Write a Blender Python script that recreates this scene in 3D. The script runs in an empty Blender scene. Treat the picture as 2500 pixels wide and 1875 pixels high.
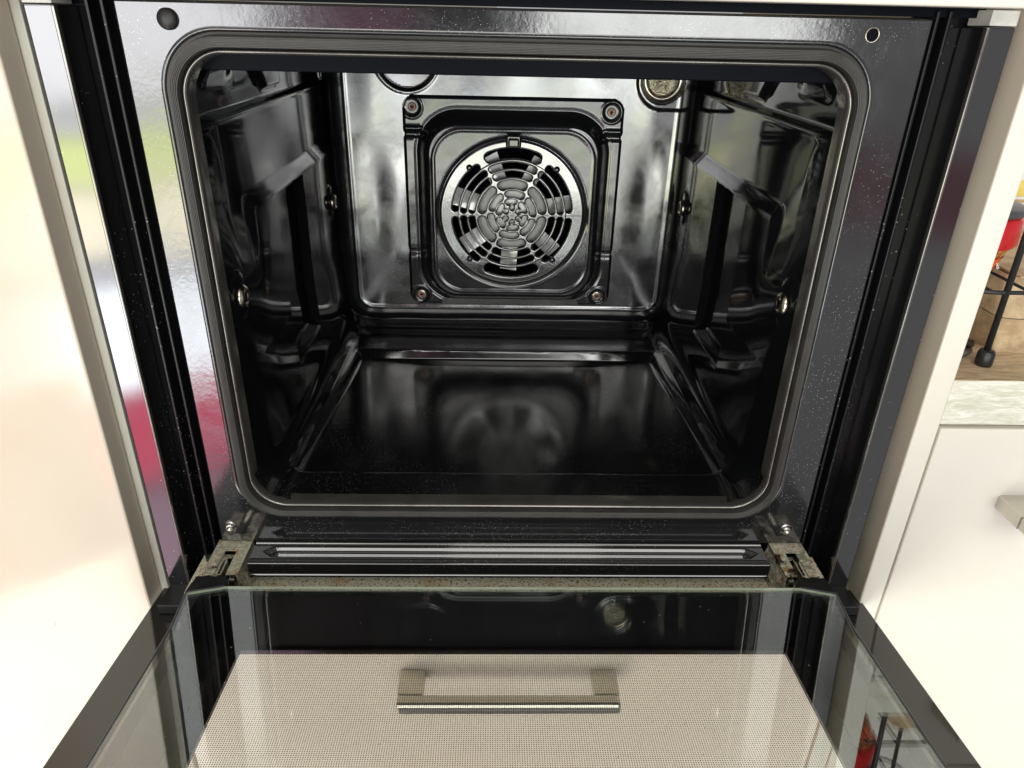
import bpy, bmesh, math, random
from mathutils import Vector, Matrix, noise
random.seed(7)
sc = bpy.context.scene
COL = sc.collection
XC = 0.0035                       # centre line of the oven

# ------------------------------------------------------------------ camera
cam_d = bpy.data.cameras.new('camera')
cam = bpy.data.objects.new('camera', cam_d); COL.objects.link(cam)
r_ = Vector((0.9996, -0.0191, 0.0214)); f_ = Vector((0.0267, 0.8919, -0.4514))
f_.normalize(); r_ = (r_ - f_ * r_.dot(f_)).normalized(); u_ = r_.cross(f_).normalized()
cam.matrix_world = Matrix(((r_.x, u_.x, -f_.x, -0.0160), (r_.y, u_.y, -f_.y, -0.4794), (r_.z, u_.z, -f_.z, 0.3651), (0, 0, 0, 1)))
cam_d.sensor_width = 36.0; cam_d.lens = 1752.9 / 2500 * 36.0
cam_d.clip_start = 0.01; cam_d.clip_end = 100
sc.camera = cam

# ------------------------------------------------------------------ colour management
sc.view_settings.view_transform = 'Standard'; sc.view_settings.look = 'None'
sc.view_settings.exposure = 0.0; sc.view_settings.gamma = 1.0
sc.view_settings.use_curve_mapping = False
sc.render.engine = 'CYCLES'
sc.cycles.use_denoising = True
sc.cycles.max_bounces = 12; sc.cycles.glossy_bounces = 6; sc.cycles.transparent_max_bounces = 24
sc.cycles.sample_clamp_indirect = 6.0
sc.cycles.caustics_reflective = False; sc.cycles.caustics_refractive = False

# ------------------------------------------------------------------ node helper
class NT:
    def __init__(s, tree):
        s.t = tree; s.n = tree.nodes; s.l = tree.links
    def new(s, typ, **kw):
        nd = s.n.new(typ)
        for k, v in kw.items(): setattr(nd, k, v)
        return nd
    def put(s, sock, v):
        if hasattr(v, 'is_linked') or isinstance(v, bpy.types.NodeSocket): s.l.new(v, sock)
        else: sock.default_value = v
    def m(s, op, a, b=0.0, c=0.0):
        nd = s.new('ShaderNodeMath', operation=op)
        s.put(nd.inputs[0], a); s.put(nd.inputs[1], b)
        if len(nd.inputs) > 2: s.put(nd.inputs[2], c)
        return nd.outputs[0]
    def mr(s, v, a, b, c=0.0, d=1.0, smooth=True):
        nd = s.new('ShaderNodeMapRange')
        nd.interpolation_type = 'SMOOTHSTEP' if smooth else 'LINEAR'
        s.put(nd.inputs[0], v)
        for i, q in enumerate((a, b, c, d)): s.put(nd.inputs[i + 1], q)
        return nd.outputs[0]
    def band(s, v, lo, hi, sf):
        return s.m('MULTIPLY', s.mr(v, lo - sf, lo + sf), s.mr(v, hi - sf, hi + sf, 1.0, 0.0))
    def mix(s, fac, a, b):
        nd = s.new('ShaderNodeMix', data_type='RGBA')
        s.put(nd.inputs[0], fac)
        for i, q in ((6, a), (7, b)):
            if isinstance(q, tuple): q = (q + (1.0,))[:4]
            s.put(nd.inputs[i], q)
        return nd.outputs[2]
    def noise(s, vec, scale, detail=3.0, rough=0.55, dist=0.0):
        nd = s.new('ShaderNodeTexNoise')
        if vec is not None: s.l.new(vec, nd.inputs['Vector'])
        nd.inputs['Scale'].default_value = scale; nd.inputs['Detail'].default_value = detail
        nd.inputs['Roughness'].default_value = rough; nd.inputs['Distortion'].default_value = dist
        return nd.outputs['Fac']

# ------------------------------------------------------------------ world: the daylit kitchen around the camera, painted as bands of light by direction
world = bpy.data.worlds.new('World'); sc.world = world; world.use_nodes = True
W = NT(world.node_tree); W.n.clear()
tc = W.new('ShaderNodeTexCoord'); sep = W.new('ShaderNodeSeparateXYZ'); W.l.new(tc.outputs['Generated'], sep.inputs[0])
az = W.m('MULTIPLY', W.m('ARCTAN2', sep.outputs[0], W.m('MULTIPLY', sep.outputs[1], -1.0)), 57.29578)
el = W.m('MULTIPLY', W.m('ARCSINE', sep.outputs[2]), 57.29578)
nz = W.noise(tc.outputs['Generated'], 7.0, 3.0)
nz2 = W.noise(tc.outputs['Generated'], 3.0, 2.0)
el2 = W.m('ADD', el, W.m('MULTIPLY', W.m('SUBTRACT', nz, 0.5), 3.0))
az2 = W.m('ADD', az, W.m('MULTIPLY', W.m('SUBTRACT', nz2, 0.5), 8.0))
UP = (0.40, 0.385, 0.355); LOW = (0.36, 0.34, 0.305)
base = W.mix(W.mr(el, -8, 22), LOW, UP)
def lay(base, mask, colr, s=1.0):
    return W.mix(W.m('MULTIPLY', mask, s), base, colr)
base = lay(base, W.m('MULTIPLY', W.band(az2, -34, 30, 3), W.band(el2, 24, 42, 2)), (6.4, 6.3, 6.0))  # bright overhead band added for highlights on rims and ledge
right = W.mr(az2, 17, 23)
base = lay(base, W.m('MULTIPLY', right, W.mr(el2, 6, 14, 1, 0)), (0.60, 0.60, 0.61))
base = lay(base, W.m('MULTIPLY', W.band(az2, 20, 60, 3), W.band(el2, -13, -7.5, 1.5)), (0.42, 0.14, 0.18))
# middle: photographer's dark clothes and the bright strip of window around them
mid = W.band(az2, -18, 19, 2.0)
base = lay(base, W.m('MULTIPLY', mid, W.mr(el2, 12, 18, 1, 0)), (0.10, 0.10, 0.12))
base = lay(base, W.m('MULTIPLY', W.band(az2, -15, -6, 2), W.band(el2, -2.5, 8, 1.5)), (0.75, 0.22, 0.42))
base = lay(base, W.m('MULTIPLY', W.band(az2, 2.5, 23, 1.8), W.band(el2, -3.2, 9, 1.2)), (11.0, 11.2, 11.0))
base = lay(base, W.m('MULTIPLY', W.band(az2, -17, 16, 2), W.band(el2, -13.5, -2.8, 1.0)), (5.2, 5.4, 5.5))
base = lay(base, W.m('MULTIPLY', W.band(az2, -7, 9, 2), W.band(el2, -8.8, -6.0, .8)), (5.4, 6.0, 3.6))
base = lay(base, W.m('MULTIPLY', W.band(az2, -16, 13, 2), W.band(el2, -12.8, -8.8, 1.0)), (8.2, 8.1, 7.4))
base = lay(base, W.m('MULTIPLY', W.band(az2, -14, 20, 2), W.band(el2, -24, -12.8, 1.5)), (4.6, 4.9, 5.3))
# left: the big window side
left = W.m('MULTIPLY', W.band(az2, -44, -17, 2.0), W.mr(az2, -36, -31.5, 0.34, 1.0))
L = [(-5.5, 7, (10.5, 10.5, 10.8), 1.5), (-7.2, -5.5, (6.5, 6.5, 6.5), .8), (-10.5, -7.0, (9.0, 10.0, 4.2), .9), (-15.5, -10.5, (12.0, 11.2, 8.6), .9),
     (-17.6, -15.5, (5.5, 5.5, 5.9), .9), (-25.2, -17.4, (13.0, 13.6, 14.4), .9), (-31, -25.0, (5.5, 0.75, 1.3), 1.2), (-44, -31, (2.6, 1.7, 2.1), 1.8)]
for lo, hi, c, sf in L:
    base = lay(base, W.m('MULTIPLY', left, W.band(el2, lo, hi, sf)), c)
base = lay(base, W.m('MULTIPLY', W.band(az2, -46, -32.5, 1.2), W.band(el2, -35, -23, 0.4)), (1.6, 0.7, 0.45))  # peach patch painted in for the left cabinet door's reflection
base = lay(base, W.m('MULTIPLY', W.band(az2, -50, -31.5, 1.0), W.band(el2, -60, -35.5, 0.5)), (8.5, 8.2, 7.2))  # low bright patch added to whiten the left cabinet door's reflection
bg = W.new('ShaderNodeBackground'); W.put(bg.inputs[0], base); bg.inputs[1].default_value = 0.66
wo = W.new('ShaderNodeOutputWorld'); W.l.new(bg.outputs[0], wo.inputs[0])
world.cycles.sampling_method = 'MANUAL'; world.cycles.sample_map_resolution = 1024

# ------------------------------------------------------------------ lamps: window behind left, added overhead light
def area(name, loc, target, sx, sy, power, colr):
    d = bpy.data.lights.new(name, 'AREA'); d.shape = 'RECTANGLE'; d.size = sx; d.size_y = sy; d.energy = power; d.color = colr
    o = bpy.data.objects.new(name, d); COL.objects.link(o); o.location = loc
    o.rotation_euler = (Vector(target) - Vector(loc)).to_track_quat('-Z', 'Y').to_euler()
    return o
area('window_light', (-1.3, -2.0, 1.5), (0, 0, 0.1), 1.3, 1.0, 2.5, (0.95, 0.98, 1.0))
area('overhead_light', (0.12, -1.35, 1.95), (0.05, -0.1, 0.0), 0.6, 0.6, 4.6, (1.0, 0.95, 0.86))  # unseen overhead light, added for handle shadows and upward-facing parts

# ------------------------------------------------------------------ materials
def mat(name):
    m = bpy.data.materials.new(name); m.use_nodes = True
    t = NT(m.node_tree); t.n.clear()
    o = t.new('ShaderNodeOutputMaterial'); p = t.new('ShaderNodeBsdfPrincipled')
    t.l.new(p.outputs[0], o.inputs[0])
    return m, t, p, o
def enamel(name, base=(0.010, 0.0105, 0.012), rough=0.10, ior=1.95, bump=1.0, bscale=260, speck=0.0, sscale=420, smear=0.0, stretch=(1, 1, 1), spec=0.5):
    m, t, p, o = mat(name)
    tc = t.new('ShaderNodeTexCoord'); mp = t.new('ShaderNodeMapping'); t.l.new(tc.outputs['Object'], mp.inputs[0])
    mp.inputs['Scale'].default_value = stretch; v = mp.outputs[0]
    n1 = t.noise(v, bscale, 2.0); n2 = t.noise(v, bscale * 0.22, 2.0)
    h = t.m('ADD', t.m('MULTIPLY', n1, 0.5), t.m('MULTIPLY', n2, 1.0))
    b = t.new('ShaderNodeBump'); b.inputs['Strength'].default_value = 0.5 * bump; b.inputs['Distance'].default_value = 0.00016
    t.l.new(h, b.inputs['Height']); t.l.new(b.outputs[0], p.inputs['Normal'])
    sm = t.noise(tc.outputs['Object'], 22, 5.0, 0.65, 0.6)
    t.put(p.inputs['Roughness'], t.mr(sm, 0.35, 0.75, rough, rough + 0.04 + smear))
    p.inputs['IOR'].default_value = ior; p.inputs['Specular IOR Level'].default_value = spec
    c = base + (1.0,)
    if speck > 0:
        vo = t.new('ShaderNodeTexVoronoi'); t.l.new(tc.outputs['Object'], vo.inputs['Vector']); vo.inputs['Scale'].default_value = sscale
        sepc = t.new('ShaderNodeSeparateColor'); t.l.new(vo.outputs['Color'], sepc.inputs[0])
        pick = t.m('GREATER_THAN', sepc.outputs[0], 1.0 - speck)
        dot = t.mr(vo.outputs['Distance'], 0.10, 0.24, 1.0, 0.0)
        vary = t.mr(t.noise(tc.outputs['Object'], 14, 2.0), 0.40, 0.6)
        msk = t.m('MULTIPLY', t.m('MULTIPLY', t.m('MULTIPLY', pick, dot), sepc.outputs[1]), vary)
        c = t.mix(msk, base, (0.75, 0.74, 0.70))
        t.l.new(c, p.inputs['Base Color'])
        return m
    p.inputs['Base Color'].default_value = c
    return m
M = {}
M['flange'] = enamel('enamel_flange', base=(0.016, 0.0165, 0.018), rough=0.09, bump=0.9, bscale=300, speck=0.55, sscale=900, smear=0.04)
M['trim'] = enamel('enamel_trim', base=(0.014, 0.014, 0.016), rough=0.06, bump=0.35, bscale=120, speck=0.12, sscale=330, ior=2.1, stretch=(1, 1, 0.35))
M['channel'] = enamel('enamel_channel', base=(0.008, 0.0085, 0.010), rough=0.22, bump=0.5, speck=0.35, sscale=360, ior=1.5, spec=0.22)
M['wall'] = enamel('enamel_wall', base=(0.006, 0.0065, 0.0075), rough=0.06, bump=0.22, bscale=110, spec=0.30, ior=1.5)
M['floor'] = enamel('enamel_floor', base=(0.006, 0.006, 0.0065), rough=0.12, bump=0.35, bscale=500, speck=0.30, sscale=1100, smear=0.03, ior=1.9)
M['back'] = enamel('enamel_back', base=(0.009, 0.010, 0.012), rough=0.11, bump=0.45, bscale=160, smear=0.14, ior=2.8, speck=0.10, sscale=900)
M['cover'] = enamel('enamel_cover', base=(0.011, 0.0115, 0.013), rough=0.13, bump=0.8, bscale=330, smear=0.03, ior=1.85)
M['grille'] = enamel('enamel_grille', base=(0.012, 0.0125, 0.013), rough=0.13, bump=1.1, bscale=330, smear=0.05, ior=2.9)
M['ledge'] = enamel('enamel_ledge', base=(0.014, 0.014, 0.014), rough=0.07, bump=0.25, speck=0.5, sscale=760, ior=2.0)
M['fascia'] = enamel('enamel_fascia', base=(0.004, 0.005, 0.008), rough=0.35, bump=0.5, ior=1.4, spec=0.06)

def simple(name, c, rough, metal=0.0, ior=1.5, nscale=0, namt=0.15, bump=0.0, bscale=200, aniso=None):
    m, t, p, o = mat(name)
    p.inputs['Metallic'].default_value = metal; p.inputs['Roughness'].default_value = rough; p.inputs['IOR'].default_value = ior
    tc = t.new('ShaderNodeTexCoord')
    if nscale:
        v = tc.outputs['Object']
        if aniso:
            mp = t.new('ShaderNodeMapping'); t.l.new(v, mp.inputs[0]); mp.inputs['Scale'].default_value = aniso; v = mp.outputs[0]
        n = t.noise(v, nscale, 4.0)
        dk = tuple(q * (1 - namt) for q in c); lt = tuple(min(1, q * (1 + namt)) for q in c)
        t.l.new(t.mix(t.mr(n, 0.3, 0.7), dk, lt), p.inputs['Base Color'])
        t.put(p.inputs['Roughness'], t.mr(n, 0.3, 0.7, rough * 0.85, rough * 1.2))
        if bump:
            b = t.new('ShaderNodeBump'); b.inputs['Strength'].default_value = bump; b.inputs['Distance'].default_value = 0.0005
            t.l.new(t.noise(v, bscale, 3.0), b.inputs['Height']); t.l.new(b.outputs[0], p.inputs['Normal'])
    else: p.inputs['Base Color'].default_value = c + (1,)
    return m
M['rubber'] = simple('gasket_rubber', (0.040, 0.038, 0.034), 0.36, nscale=60, namt=0.2, ior=1.5)
M['lip'] = simple('polished_lip', (0.20, 0.19, 0.17), 0.15, metal=0.7, ior=2.0, nscale=40)
M['plastic'] = simple('black_plastic', (0.012, 0.012, 0.013), 0.42, nscale=60, namt=0.3)
M['doorframe'] = enamel('door_black', base=(0.003, 0.003, 0.004), rough=0.4, ior=1.4, spec=0.15)
M['steel'] = simple('screw_steel', (0.62, 0.60, 0.56), 0.25, metal=1.0, nscale=300)
M['rustscrew'] = simple('rusted_screw', (0.38, 0.24, 0.19), 0.45, metal=0.6, nscale=700, namt=0.5)
M['rivet'] = simple('rivet_steel', (0.62, 0.57, 0.47), 0.22, metal=1.0, nscale=200)
M['blade'] = simple('fan_aluminium', (0.93, 0.92, 0.90), 0.32, metal=0.6, nscale=90, namt=0.12)
M['hub'] = simple('hub_plate', (0.95, 0.94, 0.91), 0.45, metal=0.25, nscale=120, namt=0.06)
M['handle'] = simple('brushed_handle', (0.66, 0.63, 0.56), 0.33, metal=1.0, nscale=300, namt=0.035, aniso=(0.03, 1, 1))
M['wire'] = simple('black_wire', (0.015, 0.016, 0.018), 0.35, nscale=200)
M['redlid'] = simple('red_lid', (0.62, 0.015, 0.02), 0.22, nscale=50, namt=0.06)
M['greyrim'] = simple('grey_rim', (0.09, 0.09, 0.10), 0.35, nscale=60)
M['paper'] = simple('white_paper', (0.80, 0.80, 0.78), 0.6, nscale=30, namt=0.03)
M['ink'] = simple('dark_ink', (0.03, 0.03, 0.04), 0.6)
M['yellow'] = simple('yellow_card', (0.78, 0.62, 0.16), 0.5, nscale=40)
M['tan'] = simple('tan_card', (0.55, 0.38, 0.20), 0.6, nscale=40)
M['orange'] = simple('orange_label', (0.80, 0.12, 0.02), 0.35, nscale=120, namt=0.4)
M['whiteink'] = simple('white_ink', (0.85, 0.85, 0.83), 0.5)
M['wallpaint'] = simple('wall_paint', (0.72, 0.70, 0.64), 0.7, nscale=10, namt=0.03)
M['metalpaint'] = simple('spacer_paint', (0.62, 0.62, 0.58), 0.35, nscale=60)

def cream(name, c=(0.70, 0.63, 0.52), rough=0.08, stain=0.5):
    m, t, p, o = mat(name)
    tc = t.new('ShaderNodeTexCoord'); v = tc.outputs['Object']
    n = t.noise(v, 5.0, 3.0, 0.5, 0.4); n2 = t.noise(v, 60, 3.0)
    c1 = t.mix(t.m('MULTIPLY', t.mr(n, 0.42, 0.62), stain), c, (c[0] * 0.955, c[1] * 0.90, c[2] * 0.84))
    c2 = t.mix(t.mr(n2, 0.3, 0.8, 0, 0.05), c1, (0.6, 0.52, 0.42))
    vo = t.new('ShaderNodeTexVoronoi'); t.l.new(v, vo.inputs['Vector']); vo.inputs['Scale'].default_value = 55
    sp = t.new('ShaderNodeSeparateColor'); t.l.new(vo.outputs['Color'], sp.inputs[0])
    mk = t.m('MULTIPLY', t.m('GREATER_THAN', sp.outputs[0], 0.965), t.mr(vo.outputs['Distance'], 0.03, 0.06, 1, 0))
    t.l.new(t.mix(t.m('MULTIPLY', mk, .7), c2, (0.20, 0.15, 0.10)), p.inputs['Base Color'])
    t.put(p.inputs['Roughness'], t.mr(n, 0.35, 0.7, rough * 0.8, rough * 1.3)); p.inputs['IOR'].default_value = 1.5
    b = t.new('ShaderNodeBump'); b.inputs['Strength'].default_value = 0.12; b.inputs['Distance'].default_value = 0.001
    t.l.new(t.noise(v, 18, 3.0), b.inputs['Height']); t.l.new(b.outputs[0], p.inputs['Normal'])
    return m
M['cream'] = cream('cream_gloss')
M['creamdrawer'] = cream('cream_drawer', c=(0.90, 0.80, 0.70), rough=0.2, stain=0.2)
M['creamedge'] = cream('cream_edge', c=(0.86, 0.77, 0.62), rough=0.35, stain=0.3)
M['creamlight'] = cream('cream_light', c=(0.82, 0.79, 0.70), rough=0.3, stain=0.15)
M['carcass'] = cream('carcass_edge', c=(0.84, 0.82, 0.72), rough=0.35, stain=0.3)

def wood(name, c1, c2, aniso, rough=0.5, scale=45):
    m, t, p, o = mat(name)
    tc = t.new('ShaderNodeTexCoord'); mp = t.new('ShaderNodeMapping'); t.l.new(tc.outputs['Object'], mp.inputs[0]); mp.inputs['Scale'].default_value = aniso
    n = t.noise(mp.outputs[0], scale, 6.0, 0.7, 1.2); n2 = t.noise(mp.outputs[0], scale * 4, 3.0)
    f = t.m('ADD', t.m('MULTIPLY', n, 0.75), t.m('MULTIPLY', n2, 0.25))
    t.l.new(t.mix(t.mr(f, 0.36, 0.64), c1, c2), p.inputs['Base Color'])
    p.inputs['Roughness'].default_value = rough
    b = t.new('ShaderNodeBump'); b.inputs['Strength'].default_value = 0.3; b.inputs['Distance'].default_value = 0.0004
    t.l.new(f, b.inputs['Height']); t.l.new(b.outputs[0], p.inputs['Normal'])
    return m
M['woodtop'] = wood('worktop_brown', (0.36, 0.26, 0.15), (0.70, 0.55, 0.37), (0.25, 1, 1), scale=90)
M['woodedge'] = wood('worktop_white', (0.62, 0.60, 0.47), (0.90, 0.89, 0.80), (0.22, 1, 1.2), scale=130)

# galvanised rusty hinge
m, t, p, o = mat('rusty_galvanised'); M['hinge'] = m
v = t.new('ShaderNodeTexCoord').outputs['Object']
n = t.noise(v, 130, 5.0, 0.7, 0.8); n2 = t.noise(v, 420, 4.0, 0.7); n3 = t.noise(v, 60, 3.0)
c = t.mix(t.mr(n2, 0.35, 0.65), (0.48, 0.46, 0.34), (0.82, 0.79, 0.62))
c = t.mix(t.mr(n, 0.52, 0.64), c, (0.34, 0.21, 0.09))
c = t.mix(t.mr(n3, 0.60, 0.68), c, (0.05, 0.025, 0.012))
t.l.new(c, p.inputs['Base Color']); t.put(p.inputs['Metallic'], t.mr(n, 0.45, 0.55, 0.6, 0.0)); t.put(p.inputs['Roughness'], t.mr(n, 0.4, 0.6, 0.3, 0.75))
b = t.new('ShaderNodeBump'); b.inputs['Strength'].default_value = 0.6; b.inputs['Distance'].default_value = 0.0006
t.l.new(n2, b.inputs['Height']); t.l.new(b.outputs[0], p.inputs['Normal'])
# dirty cream base strip
m, t, p, o = mat('dirty_base_plate'); M['base'] = m
v = t.new('ShaderNodeTexCoord').outputs['Object']
n = t.noise(v, 420, 4.0, 0.7); n2 = t.noise(v, 40, 3.0); n3 = t.noise(v, 700, 3.0, 0.6)
c = t.mix(t.mr(n2, 0.45, 0.75), (0.88, 0.83, 0.64), (0.72, 0.55, 0.30))
c = t.mix(t.mr(n, 0.55, 0.61), c, (0.12, 0.07, 0.03)); c = t.mix(t.mr(n3, 0.60, 0.65), c, (0.02, 0.015, 0.01))
t.l.new(c, p.inputs['Base Color']); p.inputs['Roughness'].default_value = 0.45
# glass pane: clear body with coated faces (transparent + mirror mix)
def glass(name, r0, tint):
    m = bpy.data.materials.new(name); m.use_nodes = True; t = NT(m.node_tree); t.n.clear()
    o = t.new('ShaderNodeOutputMaterial'); tr = t.new('ShaderNodeBsdfTransparent'); gl = t.new('ShaderNodeBsdfGlossy')
    tr.inputs[0].default_value = tint + (1,); gl.inputs['Roughness'].default_value = 0.0; gl.inputs[0].default_value = (0.93, 0.98, 1.0, 1)
    geo = t.new('ShaderNodeNewGeometry'); dp_ = t.new('ShaderNodeVectorMath', operation='DOT_PRODUCT'); t.l.new(geo.outputs['Incoming'], dp_.inputs[0]); t.l.new(geo.outputs['Normal'], dp_.inputs[1])
    k_ = t.m('SUBTRACT', 1.0, t.m('ABSOLUTE', dp_.outputs['Value']))
    sch = t.m('ADD', 0.04 + r0, t.m('MULTIPLY', t.m('POWER', k_, 5.0), 0.96 - r0))
    tc = t.new('ShaderNodeTexCoord'); sm = t.noise(tc.outputs['Object'], 9, 5.0, 0.7, 1.5)
    t.put(gl.inputs['Roughness'], t.mr(sm, 0.55, 0.8, 0.004, 0.06))
    mx = t.new('ShaderNodeMixShader'); t.put(mx.inputs[0], sch)
    t.l.new(tr.outputs[0], mx.inputs[1]); t.l.new(gl.outputs[0], mx.inputs[2])
    # faint wiped smears and dust
    df = t.new('ShaderNodeBsdfDiffuse'); df.inputs[0].default_value = (0.6, 0.6, 0.58, 1)
    vo = t.new('ShaderNodeTexVoronoi'); t.l.new(tc.outputs['Object'], vo.inputs['Vector']); vo.inputs['Scale'].default_value = 160
    sp = t.new('ShaderNodeSeparateColor'); t.l.new(vo.outputs['Color'], sp.inputs[0])
    mk = t.m('MULTIPLY', t.m('GREATER_THAN', sp.outputs[0], 0.90), t.mr(vo.outputs['Distance'], 0.05, 0.10, 0.5, 0))
    mk = t.m('ADD', mk, t.mr(sm, 0.6, 0.85, 0.0, 0.02))
    m2 = t.new('ShaderNodeMixShader'); t.put(m2.inputs[0], mk); t.l.new(mx.outputs[0], m2.inputs[1]); t.l.new(df.outputs[0], m2.inputs[2])
    t.l.new(m2.outputs[0], o.inputs[0]); return m
M['glass_in'] = glass('coated_glass', 0.11, (0.97, 0.965, 0.94))
M['glass_clear'] = glass('clear_glass', 0.0, (0.97, 0.98, 0.97))
m, t, p, o = mat('glass_edge'); M['glass_edge'] = m
p.inputs['Base Color'].default_value = (0.55, 0.64, 0.50, 1); p.inputs['Roughness'].default_value = 0.2
# printed border of the outer glass (dark brown print under glass)
M['print'] = simple('brown_print', (0.016, 0.013, 0.012), 0.05, ior=1.75, nscale=30, namt=0.1)
# dotted print in the window
m = bpy.data.materials.new('dotted_print'); m.use_nodes = True; M['dots'] = m
t = NT(m.node_tree); t.n.clear(); o = t.new('ShaderNodeOutputMaterial')
tc = t.new('ShaderNodeTexCoord'); sp = t.new('ShaderNodeSeparateXYZ'); t.l.new(tc.outputs['Object'], sp.inputs[0])
PITCH = 0.0016
fx = t.m('SUBTRACT', t.m('FRACT', t.m('DIVIDE', sp.outputs[0], PITCH)), 0.5); fy = t.m('SUBTRACT', t.m('FRACT', t.m('DIVIDE', sp.outputs[1], PITCH)), 0.5)
dd = t.m('SQRT', t.m('ADD', t.m('MULTIPLY', fx, fx), t.m('MULTIPLY', fy, fy)))
mk = t.mr(dd, 0.20, 0.29, 1, 0)
tr = t.new('ShaderNodeBsdfTransparent'); df = t.new('ShaderNodeBsdfDiffuse'); df.inputs[0].default_value = (0.06, 0.035, 0.025, 1)
mx = t.new('ShaderNodeMixShader'); t.l.new(mk, mx.inputs[0]); t.l.new(tr.outputs[0], mx.inputs[1]); t.l.new(df.outputs[0], mx.inputs[2]); t.l.new(mx.outputs[0], o.inputs[0])
# lamp glass: pebbled, catching light
m, t, p, o = mat('pebbled_lamp_glass'); M['lampglass'] = m
v = t.new('ShaderNodeTexCoord').outputs['Object']
vo = t.new('ShaderNodeTexVoronoi'); t.l.new(v, vo.inputs['Vector']); vo.inputs['Scale'].default_value = 900
p.inputs['Base Color'].default_value = (0.80, 0.75, 0.56, 1); p.inputs['Metallic'].default_value = 0.85; p.inputs['Roughness'].default_value = 0.22
b = t.new('ShaderNodeBump'); b.inputs['Strength'].default_value = 1.0; b.inputs['Distance'].default_value = 0.0008
t.l.new(vo.outputs['Distance'], b.inputs['Height']); t.l.new(b.outputs[0], p.inputs['Normal'])
# moulded pulp
m, t, p, o = mat('moulded_pulp'); M['pulp'] = m
v = t.new('ShaderNodeTexCoord').outputs['Object']
n = t.noise(v, 35, 5.0, 0.65, 0.5); n2 = t.noise(v, 600, 3.0)
t.l.new(t.mix(t.mr(n, 0.35, 0.7), (0.68, 0.54, 0.34), (0.45, 0.31, 0.18)), p.inputs['Base Color']); p.inputs['Roughness'].default_value = 0.85
b = t.new('ShaderNodeBump'); b.inputs['Strength'].default_value = 0.6; b.inputs['Distance'].default_value = 0.001
t.l.new(t.m('ADD', n2, t.m('MULTIPLY', n, 3.0)), b.inputs['Height']); t.l.new(b.outputs[0], p.inputs['Normal'])
# chilli flakes behind the jar glass
m, t, p, o = mat('chilli_flakes'); M['flakes'] = m
v = t.new('ShaderNodeTexCoord').outputs['Object']
vo = t.new('ShaderNodeTexVoronoi'); t.l.new(v, vo.inputs['Vector']); vo.inputs['Scale'].default_value = 260
cr = t.new('ShaderNodeValToRGB'); cr.color_ramp.elements[0].color = (0.32, 0.03, 0.01, 1); cr.color_ramp.elements[1].color = (0.75, 0.40, 0.10, 1)
sp = t.new('ShaderNodeSeparateColor'); t.l.new(vo.outputs['Color'], sp.inputs[0]); t.l.new(sp.outputs[0], cr.inputs[0]); t.l.new(cr.outputs[0], p.inputs['Base Color'])
p.inputs['Roughness'].default_value = 0.12

# ------------------------------------------------------------------ object helpers
def tag(o, label, cat, group=None):
    o['label'] = label; o['category'] = cat
    if group: o['group'] = group
    return o
def thing(name, loc, label, cat, group=None):
    o = bpy.data.objects.new(name, None); o.empty_display_size = 0.02; COL.objects.link(o); o.location = loc
    return tag(o, label, cat, group)
def world_loc(o):
    v = Vector(o.location)
    while o.parent: o = o.parent; v += Vector(o.location)
    return v
def link(name, me, mats, parent, smooth=True, label=None):
    o = bpy.data.objects.new(name, me); COL.objects.link(o)
    for mm in (mats if isinstance(mats, (list, tuple)) else [mats]): me.materials.append(mm)
    if smooth:
        for p in me.polygons: p.use_smooth = True
    if parent is not None:
        o.parent = parent
        if parent.get('_local') is None: o.location = -world_loc(parent)
    if label: o['label'] = label
    return o
def from_bm(name, bm, mats, parent=None, smooth=False, label=None):
    bmesh.ops.recalc_face_normals(bm, faces=bm.faces)
    me = bpy.data.meshes.new(name); bm.to_mesh(me); bm.free()
    return link(name, me, mats, parent, smooth, label)
def add_box(bm, x0, x1, y0, y1, z0, z1, bev=0.0, seg=2):
    r = bmesh.ops.create_cube(bm, size=1.0)
    for v in r['verts']:
        v.co = Vector(((x0 + x1) / 2 + v.co.x * (x1 - x0), (y0 + y1) / 2 + v.co.y * (y1 - y0), (z0 + z1) / 2 + v.co.z * (z1 - z0)))
    if bev:
        es = list({e for v in r['verts'] for e in v.link_edges})
        bmesh.ops.bevel(bm, geom=es, offset=bev, segments=seg, profile=0.5, affect='EDGES')
def box(name, x0, x1, y0, y1, z0, z1, m, parent=None, bev=0.0, label=None, smooth=False):
    bm = bmesh.new(); add_box(bm, x0, x1, y0, y1, z0, z1, bev)
    return from_bm(name, bm, m, parent, smooth, label)
def grid(name, us, vs, fn, m, parent, mask=None, smooth=True, label=None):
    nu, nv = len(us), len(vs); V = [fn(u, v) for v in vs for u in us]; F = []
    for j in range(nv - 1):
        for i in range(nu - 1):
            if mask and not mask((us[i] + us[i + 1]) / 2, (vs[j] + vs[j + 1]) / 2): continue
            F.append((j * nu + i, j * nu + i + 1, (j + 1) * nu + i + 1, (j + 1) * nu + i))
    me = bpy.data.meshes.new(name); me.from_pydata(V, [], F); me.update()
    bm = bmesh.new(); bm.from_mesh(me); bmesh.ops.delete(bm, geom=[v for v in bm.verts if not v.link_faces], context='VERTS'); bm.to_mesh(me); bm.free()
    return link(name, me, m, parent, smooth, label)
def lin(a, b, n): return [a + (b - a) * i / n for i in range(n + 1)]
def ss(x, a, b):
    if a == b: return 0.0 if x < a else 1.0
    t_ = max(0.0, min(1.0, (x - a) / (b - a))); return t_ * t_ * (3 - 2 * t_)
def sdr(x, z, cx, cz, hx, hz, r):
    qx = abs(x - cx) - hx + r; qz = abs(z - cz) - hz + r
    return math.hypot(max(qx, 0), max(qz, 0)) + min(max(qx, qz), 0) - r
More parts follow.
